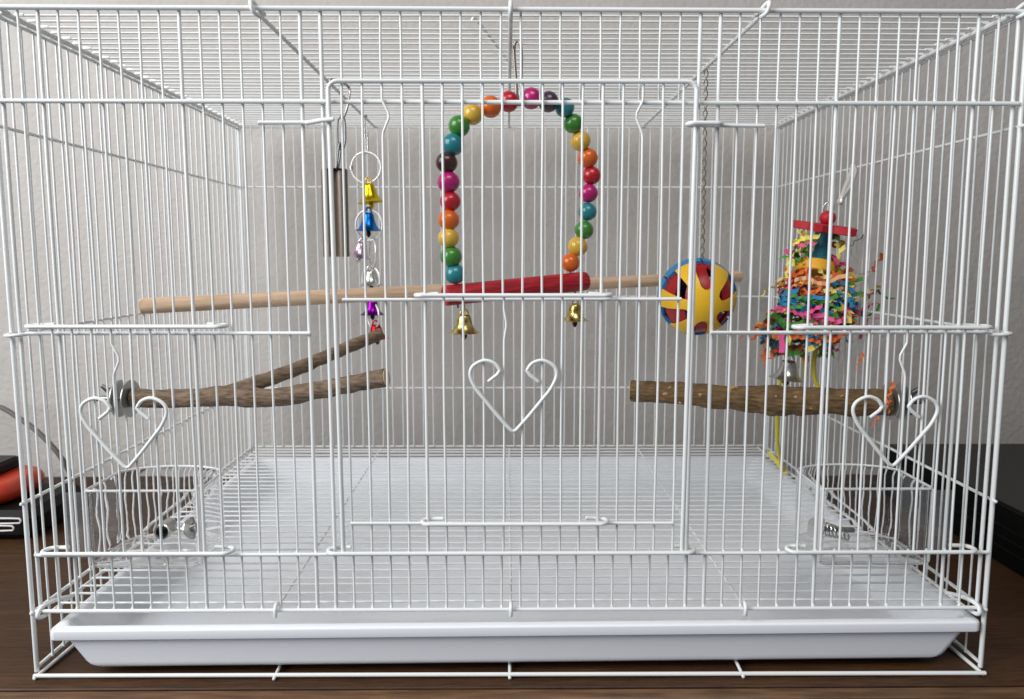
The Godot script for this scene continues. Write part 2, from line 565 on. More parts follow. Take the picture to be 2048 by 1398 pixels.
	# feeder doors
	for s in [-1.0, 1.0]:
		var fd := hub("feeder_door", cage, lift)
		for k in 8:
			var x: float = s * (0.3517 - k * 0.01490)
			if k == 3:
				kinked("wire", fd, x, 0.0072, 0.2297, 0.205, 0.0492, -s, 0.00096, m)
			else:
				rod("wire", fd, Vector3(x, 0.0492, 0.0072), Vector3(x, 0.2297, 0.0072), 0.00096, m, 0.0005)
		loop_bar("slide_bar", fd, minf(s * 0.3722, s * 0.2200), maxf(s * 0.3722, s * 0.2200), 0.2297 if s < 0 else 0.2284, 0.0100, -0.0030, 0.0017, m)
		loop_bar("slide_bar", fd, minf(s * 0.3730, s * 0.2220), maxf(s * 0.3730, s * 0.2220), 0.0494 if s < 0 else 0.0486, 0.0100, -0.0030, 0.0017, m)
		heart(fd, Vector3(s * 0.2994, 0.1192, 0.0098), m)

	# catches that hold the main door up
	var catch_a := hub("door_catch", cage, lift)
	rod("latch_rod", catch_a, Vector3(-0.1892, 0.3828, 0.0035), Vector3(-0.1480, 0.3831, 0.0035), 0.0016, m)
	wire("latch_arm", catch_a, V([[-0.1525, 0.3822, 0.0060], [-0.1400, 0.3835, 0.0105], [-0.1315, 0.3842, 0.0105]]), 0.0018, m)
	var catch_b := hub("door_catch", cage, lift)
	rod("latch_rod", catch_b, Vector3(0.1440, 0.3812, 0.0035), Vector3(0.1912, 0.3810, 0.0035), 0.0016, m)
	loop_bar("latch_arm", catch_b, 0.1325, 0.1580, 0.3816, 0.0110, 0.0015, 0.0018, m)


func build_tray() -> void:
	var t := thing("litter_tray", "white plastic slide-out litter tray under the wire floor of the cage", "tray", Vector3(0.005, TABLE, -0.232))
	t.rotation.y = 0.0115
	var s := Shape.new()
	var rings: Array = []
	var a := 0.3748
	var b := 0.2425
	# half width, half depth, height, corner radius: down the outside lip, along the underside, up and over the rim, into the tray
	for q in [[0.346, 0.2285, 0.0070, 0.010], [0.3505, 0.2325, 0.0078, 0.012], [0.3540, 0.2345, 0.0102, 0.012], [0.356, 0.2350, 0.0134, 0.011], [0.3655, 0.2388, 0.0345, 0.008], [0.3660, 0.2392, 0.0350, 0.008],
			[0.3738, 0.2415, 0.0352, 0.004], [0.3748, 0.2425, 0.0362, 0.005], [a, b, 0.0425, 0.005], [0.3741, 0.2418, 0.0438, 0.005], [0.3725, 0.2402, 0.0443, 0.005],
			[0.3685, 0.2362, 0.0443, 0.006], [0.3668, 0.2345, 0.0438, 0.007], [0.3655, 0.2335, 0.0425, 0.008], [0.3485, 0.2295, 0.0150, 0.012], [0.3455, 0.2275, 0.0118, 0.014], [0.341, 0.2240, 0.0108, 0.016]]:
		var ring := PackedVector3Array()
		for p in s.rounded(q[0], q[1], q[3], 5):
			var sag := 0.0006 * sin(p.x * 16.0) * (1.0 if q[2] > 0.03 else 0.3)
			ring.append(Vector3(p.x, q[2] + sag, p.y))
		rings.append(ring)
	s.loft(rings, true, true, true, 50.0)
	put("basin", s.mesh(M.white_plastic), t)


func build_cup(s: float) -> void:
	var side := "left" if s < 0 else "right"
	var beside := "with a dark bored bolt inside, below the forked branch" if s < 0 else "with a coiled spring inside, below the straight knotty branch"
	var at := Vector3(s * 0.303, 0.0265, -0.0155)
	var cup := thing("feeding_cup", "clear plastic feeding cup " + beside, "feeding cup", at, "clear feeding cups behind the feeder doors")
	var sh := Shape.new()
	var outline := func(half: float, straight: float, bulge: float, y: float, wob: float) -> PackedVector3Array:
		var ring := PackedVector3Array()
		for i in 14:
			ring.append(Vector3(lerpf(-half + 0.004, half - 0.004, i / 13.0), y, 0))
		for g in [0.3, 0.65, 0.92, 1.25]:
			ring.append(Vector3(half - 0.004 + 0.004 * sin(g), y, -0.004 + 0.004 * cos(g)))
		for i in 8:
			ring.append(Vector3(half, y, lerpf(-0.004, -straight, i / 7.0)))
		for i in range(1, 20):
			var g := PI * i / 20.0
			ring.append(Vector3(half * cos(g), y, -straight - bulge * sin(g)))
		for i in 8:
			ring.append(Vector3(-half, y, lerpf(-straight, -0.004, i / 7.0)))
		for g in [1.25, 0.92, 0.65, 0.3]:
			ring.append(Vector3(-half + 0.004 - 0.004 * sin(g), y, -0.004 + 0.004 * cos(g)))
		for i in ring.size():
			ring[i] += Vector3(sin(i * 0.9 + y * 190.0), 0, cos(i * 1.3 + y * 160.0)) * wob
		return ring
	var rings: Array = []
	var wall := 0.0021
	for q in [[0.0045, 0.0], [0.0025, 0.0008], [0.0006, 0.003], [0.0, 0.006]]:
		rings.append(outline.call(0.0475 - q[0], 0.046 - q[0], 0.024 - q[0] * 0.3, q[1], 0.0))
	for i in range(1, 11):
		rings.append(outline.call(0.0475, 0.046, 0.024, lerpf(0.006, 0.0648, i / 10.0), 0.00007))
	var inner := func(y: float, wob: float, inset: float) -> PackedVector3Array:
		var ring: PackedVector3Array = outline.call(0.0475 - wall - inset, 0.046 - wall, 0.024 - wall * 0.2 - inset, y, wob)
		for k in ring.size():
			ring[k].z -= wall * 0.95 + inset * 0.5
		return ring
	rings.append(outline.call(0.0472, 0.046, 0.0238, 0.0655, 0.0))
	rings.append(inner.call(0.0655, 0.0, -0.0004))
	for i in range(0, 11):
		rings.append(inner.call(lerpf(0.0648, 0.0065, i / 10.0), 0.00008, 0.0))
	rings.append(inner.call(0.0042, 0.0, 0.0006))
	rings.append(inner.call(0.0022, 0.0, 0.0024))
	rings.append(rings[0])
	sh.loft(rings, true, false, false, 55.0)
	put("cup_body", sh.mesh(M.clear_plastic), cup)
	var rim := PackedVector3Array()
	var foot := PackedVector3Array()
	for q in outline.call(0.0466, 0.046, 0.0235, 0.0652, 0.0):
		rim.append(q + Vector3(0, 0, -0.0010))
	for q in outline.call(0.0450, 0.046, 0.0225, 0.0016, 0.0):
		foot.append(q + Vector3(0, 0, -0.0012))
	wire("rim", cup, rim, 0.00115, M.clear_edge, true)
	wire("foot", cup, foot, 0.0009, M.clear_edge, true, 6)
	for k in [-1.0, 1.0]:
		rod("corner_edge", cup, Vector3(k * 0.0457, 0.003, -0.0014), Vector3(k * 0.0461, 0.0645, -0.0014), 0.0017, M.clear_edge)
		rod("corner_edge", cup, Vector3(k * 0.0460, 0.003, -0.047), Vector3(k * 0.0463, 0.0645, -0.047), 0.0008, M.clear_edge)
	sh = Shape.new()
	var floor_ring: PackedVector3Array = inner.call(0.0014, 0.0, 0.0024)
	var low_ring := floor_ring.duplicate()
	for k in low_ring.size():
		low_ring[k].y = 0.0006
	sh.loft([low_ring, floor_ring], true, true, true, 30.0)
	put("cup_floor", sh.mesh(M.clear_sheet), cup)
	var fl := Shape.new()
	for k in [-1.0, 1.0]:
		fl.block(Vector3(k * 0.0552, 0.0375, 0.0006), Vector3(0.0138, 0.0535, 0.0021), 0.0009, 0.0004)
		put("side_wing", fl.mesh(M.clear_sheet), cup)
		fl = Shape.new()


func build_hardware() -> void:
	# the metal pieces lying in the two cups
	var b := thing("spring_bolt", "short hollow metal bolt with a dark bore in the cup below the forked branch", "bolt", Vector3(-0.3095, 0.0395, -0.068))
	var s := Shape.new()
	var turn := Basis(Vector3.RIGHT, PI / 2)
	s.lathe([[0.0050, -0.008], [0.0068, -0.0082], [0.0072, -0.0076], [0.0072, 0.0076], [0.0066, 0.0082], [0.0056, 0.0080], [0.0050, 0.0070], [0.0048, -0.004], [0.0001, -0.0042]], 24, 40.0, Vector3.ZERO, turn)
	put("sleeve", s.mesh(M.nickel), b)
	s = Shape.new()
	s.lathe([[0.0001, -0.0036], [0.0046, -0.0036], [0.0046, 0.005], [0.0044, 0.005], [0.0044, -0.0034], [0.0001, -0.0034]], 20, 40.0, Vector3(0, 0, 0), turn)
	put("bore", s.mesh(M.black_plastic), b)
	s = Shape.new()
	s.lathe([[0.0001, 0.0], [0.0095, 0.0], [0.0100, 0.0006], [0.0095, 0.0014], [0.0045, 0.0022], [0.0040, 0.012], [0.0001, 0.013]], 22, 40.0, Vector3(0.026, 0.002, 0.004), Basis(Vector3.BACK, -1.1) * Basis(Vector3.RIGHT, 0.5))
	put("flanged_head", s.mesh(M.nickel), b)
	rod("pin", b, Vector3(0.004, -0.001, -0.002), Vector3(0.024, 0.001, 0.003), 0.0022, M.nickel)

	var c := thing("coil_spring", "loose metal coil spring and screw lying in the cup below the straight branch", "spring", Vector3(0.2935, 0.0385, -0.066))
	var p := PackedVector3Array()
	for i in 73:
		var a := TAU * i / 12.0
		p.append(Vector3(-0.011 + i * 0.00032, 0.0062 * cos(a) * (1.0 - i * 0.004), 0.0062 * sin(a)) + Vector3(0, -i * 0.00009, 0))
	wire("coil", c, p, 0.0009, M.nickel, false, 6)
	rod("screw", c, Vector3(-0.018, 0.001, 0.001), Vector3(0.016, -0.0015, 0), 0.0024, M.dull_steel)
	s = Shape.new()
	s.lathe([[0.0001, 0.0], [0.0085, 0.0], [0.0090, 0.0008], [0.0085, 0.0018], [0.0001, 0.0022]], 22, 40.0, Vector3(-0.019, 0.001, 0.001), Basis(Vector3.BACK, 1.35))
	put("washer", s.mesh(M.nickel), c)


# ---------------------------------------------------------------- perches
func limb(path: PackedVector3Array, radii: Array, number: int, bump: float, sides := 18) -> Shape:
	var f := FastNoiseLite.new()
	f.seed = number
	f.frequency = 55.0
	f.fractal_octaves = 3
	var s := Shape.new()
	var fine := curve(path, 9)
	var rings: Array = []
	var side := Vector3.UP
	for i in fine.size():
		var t := (fine[mini(i + 1, fine.size() - 1)] - fine[maxi(i - 1, 0)]).normalized()
		side = (side - t * side.dot(t)).normalized()
		var up := t.cross(side)
		var at := clampf(i / 9.0, 0.0, path.size() - 1.0)
		var lo := int(at)
		var r: float = lerpf(radii[lo], radii[mini(lo + 1, radii.size() - 1)], smoothstep(0.0, 1.0, at - lo))
		var ring := PackedVector3Array()
		for k in sides:
			var g := TAU * k / sides
			var out := side * cos(g) + up * sin(g)
			var q := fine[i] + out * r
			ring.append(fine[i] + out * r * (1.0 + bump * f.get_noise_3d(q.x * 0.45, q.y * 2.2, q.z * 2.2)))
		rings.append(ring)
	s.loft(rings, true, true, true, 50.0)
	return s


func disc(parent: Node, called: String, at: Vector3, axis: Vector3, r: float, thick: float, m: Material, sides := 30) -> void:
	var s := Shape.new()
	var y := axis.normalized()
	var x := y.cross(Vector3(0.1, 0.9, 0.3)).normalized()
	s.lathe([[r * 0.12, 0.0], [r - thick * 0.3, 0.0], [r, thick * 0.3], [r, thick * 0.7], [r - thick * 0.3, thick], [r * 0.12, thick]], sides, 40.0, at, Basis(x, y, x.cross(y)))
	put(called, s.mesh(m), parent)


func build_perches() -> void:
	# forked branch
	var b := thing("forked_branch_perch", "grey brown forked natural branch perch bolted to the cage side with steel washers", "perch", Vector3(-0.381, 0.142, -0.149))
	var o := Vector3(0.381, -0.142, 0.149)
	var main := V([[-0.3755, 0.1424, -0.149], [-0.3485, 0.142, -0.148], [-0.3178, 0.1429, -0.146], [-0.2716, 0.1461, -0.142], [-0.2356, 0.1446, -0.137], [-0.1845, 0.1538, -0.13], [-0.1487, 0.162, -0.122], [-0.1176, 0.1687, -0.114]])
	put("main_limb", limb(main, [0.0092, 0.0090, 0.0092, 0.0104, 0.0092, 0.0086, 0.0085, 0.0085], 4, 0.22).mesh(M.bark), b, o)
	var upper := V([[-0.2868, 0.1465, -0.143], [-0.2561, 0.1552, -0.155], [-0.2163, 0.1688, -0.175], [-0.171, 0.1867, -0.205], [-0.1412, 0.1979, -0.225]])
	put("upper_limb", limb(upper, [0.0070, 0.0078, 0.0070, 0.0066, 0.0066], 14, 0.2).mesh(M.bark), b, o)
	disc(b, "cut_end", o + Vector3(-0.1176, 0.1687, -0.1140), Vector3(1, 0.17, 0.20), 0.0082, 0.0012, M.cut_wood)
	disc(b, "cut_end", o + Vector3(-0.1412, 0.1979, -0.2250), Vector3(1, 0.38, -0.4), 0.0056, 0.0006, M.cut_wood)
	disc(b, "washer", o + Vector3(-0.3785, 0.142, -0.149), Vector3(1, 0, 0.02), 0.0187, 0.0014, M.washer_steel)
	disc(b, "washer", o + Vector3(-0.3895, 0.142, -0.149), Vector3(1, 0, 0.02), 0.0187, 0.0014, M.washer_steel)
	rod("bolt", b, o + Vector3(-0.412, 0.142, -0.149), o + Vector3(-0.376, 0.142, -0.149), 0.0028, M.dull_steel)
	wing_nut(b, o + Vector3(-0.3905, 0.142, -0.149), -1.0)

	# straight branch
	var r := thing("straight_branch_perch", "brown knotty straight branch perch with pale bark scars, bolted beside the shredded paper toy", "perch", Vector3(0.381, 0.139, -0.143))
	o = Vector3(-0.381, -0.139, 0.143)
	var path := V([[0.3786, 0.1387, -0.143], [0.3421, 0.1362, -0.150], [0.310, 0.1368, -0.156], [0.2890, 0.1362, -0.161], [0.2690, 0.1350, -0.165], [0.2460, 0.1366, -0.170], [0.2236, 0.1368, -0.175], [0.1844, 0.1384, -0.185], [0.155, 0.1392, -0.193], [0.1300, 0.1392, -0.200]])
	put("limb", limb(path, [0.0134, 0.0134, 0.0132, 0.0140, 0.0156, 0.0128, 0.0122, 0.0116, 0.0114, 0.0112], 24, 0.24).mesh(M.brown_bark), r, o)
	disc(r, "cut_end", o + Vector3(0.1299, 0.1392, -0.200), Vector3(-1, 0.0, -0.27), 0.0104, 0.0010, M.cut_wood)
	var k := 0
	for q in [[0.163, 0.2, 3.2], [0.178, -0.5, 2.0], [0.1985, 0.25, 4.0], [0.203, -0.75, 2.4], [0.2185, 0.0, 2.6], [0.2300, 0.85, 6.5], [0.2480, -0.35, 2.5], [0.2545, 0.45, 1.5], [0.2600, -0.35, 2.0], [0.2700, 0.35, 2.6], [0.288, 0.35, 3.0], [0.302, -0.4, 1.8], [0.330, 0.55, 1.8], [0.168, 0.75, 2.2]]:
		k += 1
		var s := Shape.new()
		var x: float = q[0]
		var z := lerpf(-0.200, -0.143, (x - 0.13) / 0.249)
		var rad := 0.0122 if x < 0.255 else 0.0138
		var n := Vector3(0, sin(q[1]), cos(q[1]))
		s.lathe([[0.0001, -0.002], [1.0, -0.002], [0.9, 0.0009], [0.6, 0.0013], [0.0001, 0.0014]], 12, 60.0)
		var long: float = q[2] * 0.001
		put("bark_scar", s.mesh(M.pale_scar), r, o + Vector3(x, 0.137, z) + n * (rad + 0.0006), Basis(Vector3(long * 1.15, 0, -long * 0.25), n, Vector3(0, -n.z, n.y).normalized() * long * 0.6))
	disc(r, "washer", o + Vector3(0.3790, 0.139, -0.143), Vector3(-1, 0, 0), 0.0187, 0.0014, M.washer_steel)
	disc(r, "washer", o + Vector3(0.3895, 0.139, -0.143), Vector3(1, 0, 0), 0.0187, 0.0014, M.washer_steel)
	rod("bolt", r, o + Vector3(0.376, 0.139, -0.143), o + Vector3(0.412, 0.139, -0.143), 0.0028, M.dull_steel)
	wing_nut(r, o + Vector3(0.3910, 0.139, -0.143), 1.0)

	# long dowel
	var d := thing("dowel_perch", "long pale wooden dowel perch running behind the red swing bar", "perch", Vector3(-0.381, 0.2314, -0.19))
	var a := Vector3.ZERO
	var e := Vector3(0.336, 0.2532, -0.4835) - Vector3(-0.381, 0.2314, -0.19)
	var s2 := Shape.new()
	var y := e.normalized()
	var xx := y.cross(Vector3.UP).normalized()
	var len_ := e.length()
	s2.lathe([[0.0060, -0.004], [0.0080, -0.003], [0.0083, -0.0015], [0.0083, len_ * 0.5], [0.0080, len_ - 0.002], [0.0072, len_]], 28, 35.0)
	put("shaft", s2.mesh(M.pale_dowel), d, a, Basis(y, xx, y.cross(xx)) * Basis(Vector3.BACK, -PI / 2))


func wing_nut(parent: Node, at: Vector3, s: float) -> void:
	var sh := Shape.new()
	sh.lathe([[0.0030, 0.0], [0.0062, 0.0], [0.0060, 0.006], [0.0050, 0.0085], [0.0030, 0.0088]], 16, 40.0, at, Basis(Vector3.BACK, -s * PI / 2))
	for k in [-1.0, 1.0]:
		var p := V([[at.x + s * 0.003, at.y + k * 0.003, at.z + k * 0.002], [at.x + s * 0.008, at.y + k * 0.009, at.z + k * 0.003], [at.x + s * 0.013, at.y + k * 0.0135, at.z + k * 0.004]])
		sh.tube(p, 0.002, 8, [0.0024, 0.0030, 0.0020])
	put("wing_nut", sh.mesh(M.dull_steel), parent)


# ---------------------------------------------------------------- toys
func bell(called: String, parent: Node, at: Vector3, r: float, h: float, m: Material, tongue: Material, basis := Basis(), loop := true) -> MeshInstance3D:
	var s := Shape.new()
	var prof: Array = []
	for q in [[0.02, 1.0], [0.26, 0.995], [0.37, 0.95], [0.43, 0.86], [0.48, 0.68], [0.55, 0.46], [0.66, 0.26], [0.82, 0.11], [1.0, 0.02], [1.02, 0.0], [0.97, -0.01], [0.78, 0.07], [0.61, 0.24], [0.5, 0.46], [0.43, 0.68], [0.36, 0.86], [0.02, 0.92]]:
		prof.append([q[0] * r, q[1] * h - h])
	s.lathe(prof, 28, 50.0)
	if loop:
		var p := PackedVector3Array()
		for i in 11:
			var a := PI * i / 10.0
			p.append(Vector3(cos(a) * r * 0.26, sin(a) * h * 0.30 - h * 0.03, 0))
		s.tube(p, r * 0.075, 6)
	var o := put(called, s.mesh(m), parent, at, basis)
	var c := Shape.new()
	c.lathe([[0.0003, -h * 0.3], [r * 0.06, -h * 0.35], [r * 0.07, -h * 0.95], [r * 0.18, -h * 1.08], [r * 0.20, -h * 1.20], [r * 0.1, -h * 1.34], [0.0002, -h * 1.38]], 12, 50.0)
	put("clapper", c.mesh(tongue), o)
	return o


func build_swing() -> void:
	var at := Vector3(0.0073, 0.4645, -0.0903)
	var t := thing("bead_swing", "arched swing of coloured wooden beads with red bar and two brass bells", "bird swing", at)
	var u := Vector3(0.8759, 0, -0.4826)
	var colors := ["teal", "green", "yellow", "orange", "red", "magenta", "brown", "teal", "green", "yellow", "orange", "red", "magenta", "purple", "teal", "green", "yellow", "orange", "red", "magenta", "teal", "green", "yellow", "orange"]
	# position along the swing (mm) and height (mm) of each bead, from the lower left round the arch
	var spot := [[-62.6, 268], [-66.2, 282.7], [-68.4, 298.4], [-68, 313.6], [-66.4, 329.2], [-67.9, 345.2], [-69.4, 361.1], [-63.6, 376.4], [-57.6, 392.0], [-45.0, 402.9], [-27.6, 410.9], [-10, 417.0], [13.0, 422], [31, 421], [48.6, 417.6], [58, 404.2], [66.2, 389.2], [74.6, 374.3], [79, 358.4], [75.8, 341.8], [75, 324.6], [71.3, 307.4], [64.2, 292], [56, 277]]
	var ball := Shape.new()
	var prof: Array = []
	for i in 15:
		var a := PI * i / 14.0
		prof.append([maxf(sin(a), 0.12) * 0.0093, -cos(a) * 0.0089])
	ball.lathe(prof, 26, 60.0)
	var bead_mesh := ball.mesh(M.bead_red)
	var cord := PackedVector3Array()
	for i in 24:
		var q: Vector3 = u * spot[i][0] * 0.001 + Vector3(0, spot[i][1] * 0.001 - at.y, 0)
		cord.append(q)
	for i in 24:
		var dir := (cord[mini(i + 1, 23)] - cord[maxi(i - 1, 0)]).normalized()
		var x := dir.cross(Vector3.BACK).normalized()
		var k := rng.randf_range(0.95, 1.04)
		put("bead", bead_mesh, t, cord[i], Basis(x, dir, x.cross(dir)).scaled(Vector3.ONE * k), M["bead_" + colors[i]])
	var low_a: Vector3 = Vector3(-0.0600, 0.2390 - at.y, 0) * Vector3(0, 1, 0) + u * -0.0600
	var low_b: Vector3 = Vector3(0, 0.2500 - at.y, 0) + u * 0.0585
	var string := PackedVector3Array([low_a])
	string.append_array(cord)
	string.append(low_b)
	wire("cord", t, curve(string, 3), 0.0009, M.dull_steel)
	# red bar
	var a := Vector3(-0.0567, 0.2494, -0.0555) - at
	var b := Vector3(0.0721, 0.2594, -0.1255) - at
	var y := (b - a).normalized()
	var xx := y.cross(Vector3.UP).normalized()
	var n := a.distance_to(b)
	var s := Shape.new()
	s.lathe([[0.0072, 0.0], [0.0086, 0.0008], [0.0089, 0.003], [0.0090, n * 0.4], [0.0090, n - 0.003], [0.0086, n - 0.0008], [0.0072, n]], 30, 35.0)
	put("red_bar", s.mesh(M.red_dowel), t, a, Basis(y, xx, y.cross(xx)) * Basis(Vector3.BACK, -PI / 2))
	# hook to the roof rib
	var hk := V([[0.0006, -0.0465, 0.001], [0.0022, -0.030, 0.001], [0.0026, -0.008, 0.001], [0.0016, 0.0020, 0.0006], [-0.0005, 0.0046, 0], [-0.0030, 0.0030, -0.0004], [-0.0038, -0.004, -0.0006], [-0.0030, -0.018, -0.0006], [-0.0018, -0.034, 0], [-0.0016, -0.046, 0], [-0.0005, -0.0490, 0.0004]])
	wire("hook", t, curve(hk, 4, true), 0.0014, M.hook_nickel, true)
	wire("hook_eye", t, curve(V([[-0.005, -0.0475, 0], [0.0, -0.0440, 0.001], [0.005, -0.0475, 0], [0, -0.0500, -0.001]]), 4, true), 0.0009, M.nickel, true)
	# bells under the bar
	for q in [[Vector3(-0.0400, 0.2330, -0.061), 0.0132, 0.0160, 0.2440], [Vector3(0.0614, 0.2385, -0.120), 0.0122, 0.0165, 0.2520]]:
		var bl := bell("bell", t, q[0] - at, q[1], q[2], M.brass, M.dark_brass, Basis(Vector3.UP, 0.4))
		rod("bell_wire", t, q[0] - at + Vector3(0, 0.003, 0), Vector3(q[0].x, q[3], q[0].z) - at, 0.0009, M.dark_brass)


func ring_path(at: Vector3, r: float, tall: float, turn: float) -> PackedVector3Array:
	var p := PackedVector3Array()
	for i in 26:
		var a := TAU * i / 26.0
		p.append(at + Vector3(cos(a) * r * cos(turn), sin(a) * tall, cos(a) * r * sin(turn)))
	return p


func build_bell_chain() -> void:
	var at := Vector3(-0.1895, 0.4645, -0.415)
	var t := thing("bell_chain", "hanging chain of split rings with six small coloured foil bells", "bird toy", at)
	wire("hook", t, curve(V([[0.0012, 0.001, -0.001], [0.0008, 0.0045, 0.0], [-0.0012, 0.003, 0.0008], [-0.001, -0.02, 0.0006], [-0.0008, -0.042, 0], [0.0006, -0.0455, 0], [0.002, -0.040, -0.0006], [0.0018, -0.018, -0.001]]), 4), 0.0012, M.nickel)
	var rings := [[-0.1904, 0.3998, 0.0205, 0.0205, 0.15], [-0.1880, 0.3241, 0.0190, 0.0205, 0.2], [-0.1842, 0.2874, 0.0190, 0.0200, 1.15], [-0.1869, 0.2504, 0.0160, 0.0185, 0.55], [-0.1850, 0.2020, 0.0165, 0.0175, 0.9]]
	for q in rings:
		wire("split_ring", t, ring_path(Vector3(q[0], q[1], -0.415) - at, q[2], q[3], q[4]), 0.00135, M.bright_nickel, true)
	var s := Shape.new()
	s.lathe([[0.0005, -0.002], [0.0025, -0.001], [0.0025, 0.004], [0.0005, 0.005]], 10)
	put("ring_clasp", s.mesh(M.nickel), t, Vector3(-0.2105, 0.398, -0.418) - at)
	var kinds := [["gold", -0.1875, 0.3790, 0.0175, 0.0255, 0.12], ["blue", -0.1884, 0.3405, 0.0170, 0.0240, 0.0], ["pink", -0.1975, 0.3010, 0.0165, 0.0205, -0.22], ["silver", -0.1873, 0.2640, 0.0160, 0.0210, 0.05], ["purple", -0.1855, 0.2235, 0.0160, 0.0200, 0.0], ["red", -0.1815, 0.1900, 0.0160, 0.0200, 0.08]]
	for q in kinds:
		bell("bell", t, Vector3(q[1], q[2], -0.413) - at, q[3], q[4], M["foil_" + q[0]], M.foil_gold if q[0] == "gold" else (M.foil_silver if q[0] == "pink" else M.dark_steel), Basis(Vector3.BACK, q[5]))


func build_chime() -> void:
	var at := Vector3(-0.1790, 0.4645, -0.240)
	var t := thing("tube_chime", "dark bronze tubes hanging on a short steel chain beside the bell chain", "bird toy", at)
	wire("clip", t, curve(V([[-0.012, 0.0035, 0.012], [-0.004, 0.0045, 0.004], [0.002, 0.003, -0.004], [0.0055, -0.002, -0.006], [0.0048, -0.012, -0.004], [0.0018, -0.026, -0.002], [-0.002, -0.034, 0], [-0.004, -0.030, 0.001]]), 4), 0.0014, M.nickel)
	disc(t, "clip_plate", Vector3(-0.009, 0.0052, 0.010), Vector3(0.1, 1, 0.1), 0.0065, 0.0015, M.nickel, 16)
	wire("link", t, curve(V([[-0.003, -0.032, 0.001], [0.0005, -0.036, 0], [0.0002, -0.060, 0], [-0.004, -0.066, 0], [-0.0075, -0.060, 0], [-0.007, -0.037, 0]]), 4, true), 0.0011, M.dull_steel, true)
	wire("link", t, curve(V([[-0.0045, -0.060, 0.003], [-0.0055, -0.064, 0.004], [-0.0085, -0.084, 0.002], [-0.0098, -0.0900, -0.001], [-0.0085, -0.085, -0.003], [-0.005, -0.064, -0.003]]), 4, true), 0.0011, M.dull_steel, true)
	for q in [[-0.0205, 0.001, 0.0060], [-0.0035, 0.002, 0.0060], [-0.0120, -0.006, 0.0062]]:
		var s := Shape.new()
		var r: float = q[2]
		s.lathe([[r * 0.82, -0.094], [r * 0.97, -0.0943], [r, -0.0938], [r, -0.0004], [r * 0.97, 0.0], [r * 0.82, 0.0], [r * 0.80, -0.002], [r * 0.80, -0.092]], 22, 40.0)
		put("tube", s.mesh(M.bronze_tube), t, Vector3(q[0], -0.0880, q[1]))
	disc(t, "tube_cap", Vector3(-0.0105, -0.0890, -0.001), Vector3.UP, 0.0125, 0.0016, M.dark_steel, 18)


# one petal of a slotted ball shell: polar angles from the shell's axis, in degrees
func petal(s: Shape, r: float, thick: float, mid: float, from: float, to: float, w0: float, w1: float) -> void:
	var rings: Array = []
	var rows := 12
	for i in rows + 1:
		var t := float(i) / rows
		var th := deg_to_rad(lerpf(from, to, t))
		var wid := deg_to_rad(lerpf(w0, w1, smoothstep(0.0, 0.5, t)) + 11.0 * pow(1.0 - minf(t * 7.0, 1.0), 2.0))
		var ring := PackedVector3Array()
		var cols := 9
		for k in cols + 1:
			var ph := mid + lerpf(-wid, wid, float(k) / cols)
			ring.append(Vector3(sin(th) * cos(ph), sin(th) * sin(ph), cos(th)) * r)
		for k in cols + 1:
			var ph := mid + lerpf(wid, -wid, float(k) / cols)
			ring.append(Vector3(sin(th) * cos(ph), sin(th) * sin(ph), cos(th)) * (r - thick))
		rings.append(ring)
	s.loft(rings, true, true, true, 40.0)


func shell(called: String, parent: Node, r: float, thick: float, cap: float, rim: float, count: int, first: float, w0: float, w1: float, m: Material, basis: Basis) -> void:
	var s := Shape.new()
	var prof: Array = []
	for i in 9:
		var a := deg_to_rad(cap) * i / 8.0
		prof.append([maxf(sin(a), 0.004) * r, cos(a) * r])
	for i in 9:
		var a := deg_to_rad(cap) * (8 - i) / 8.0
		prof.append([maxf(sin(a), 0.004) * (r - thick), cos(a) * (r - thick)])
	s.lathe(prof, 48, 40.0, Vector3.ZERO, Basis(Vector3.RIGHT, PI / 2))
	for k in count:
		petal(s, r, thick, deg_to_rad(first + 360.0 / count * k), cap - 0.4, rim, w0, w1)
	put(called, s.mesh(m), parent, Vector3.ZERO, basis)


func build_ball() -> void:
	var t := thing("slotted_ball", "round slotted ball of yellow, blue and red plastic on a twisted wire", "bird toy", Vector3(0.1884, 0.2422, -0.165))
	var face := Basis(Vector3.UP, -0.03) * Basis(Vector3.RIGHT, 0.19)
	shell("yellow_shell", t, 0.0390, 0.0022, 24.0, 77.0, 6, 58.0, 14.0, 13.5, M.plastic_yellow, face)
	shell("blue_shell", t, 0.0391, 0.0022, 24.0, 102.0, 6, 62.0, 18.0, 28.5, M.plastic_blue, face * Basis(Vector3.UP, PI))
	shell("red_shell", t, 0.0362, 0.0020, 24.0, 86.0, 6, 20.0, 19.0, 21.0, M.plastic_red, face * Basis(Vector3.RIGHT, PI / 2))
	shell("red_shell", t, 0.0362, 0.0020, 24.0, 86.0, 6, 20.0, 19.0, 21.0, M.plastic_red, face * Basis(Vector3.RIGHT, -PI / 2))
	for k in 2:
		var p := PackedVector3Array()
		for i in 120:
			var y := 0.036 + i * 0.00158
			var a := i * 0.52 + k * PI
			p.append(Vector3(0.0046 + 0.0019 * cos(a) - i * 0.00001, y, 0.0019 * sin(a) * 0.8))
		wire("twisted_wire", t, p, 0.0006, M.hook_nickel, false, 6)


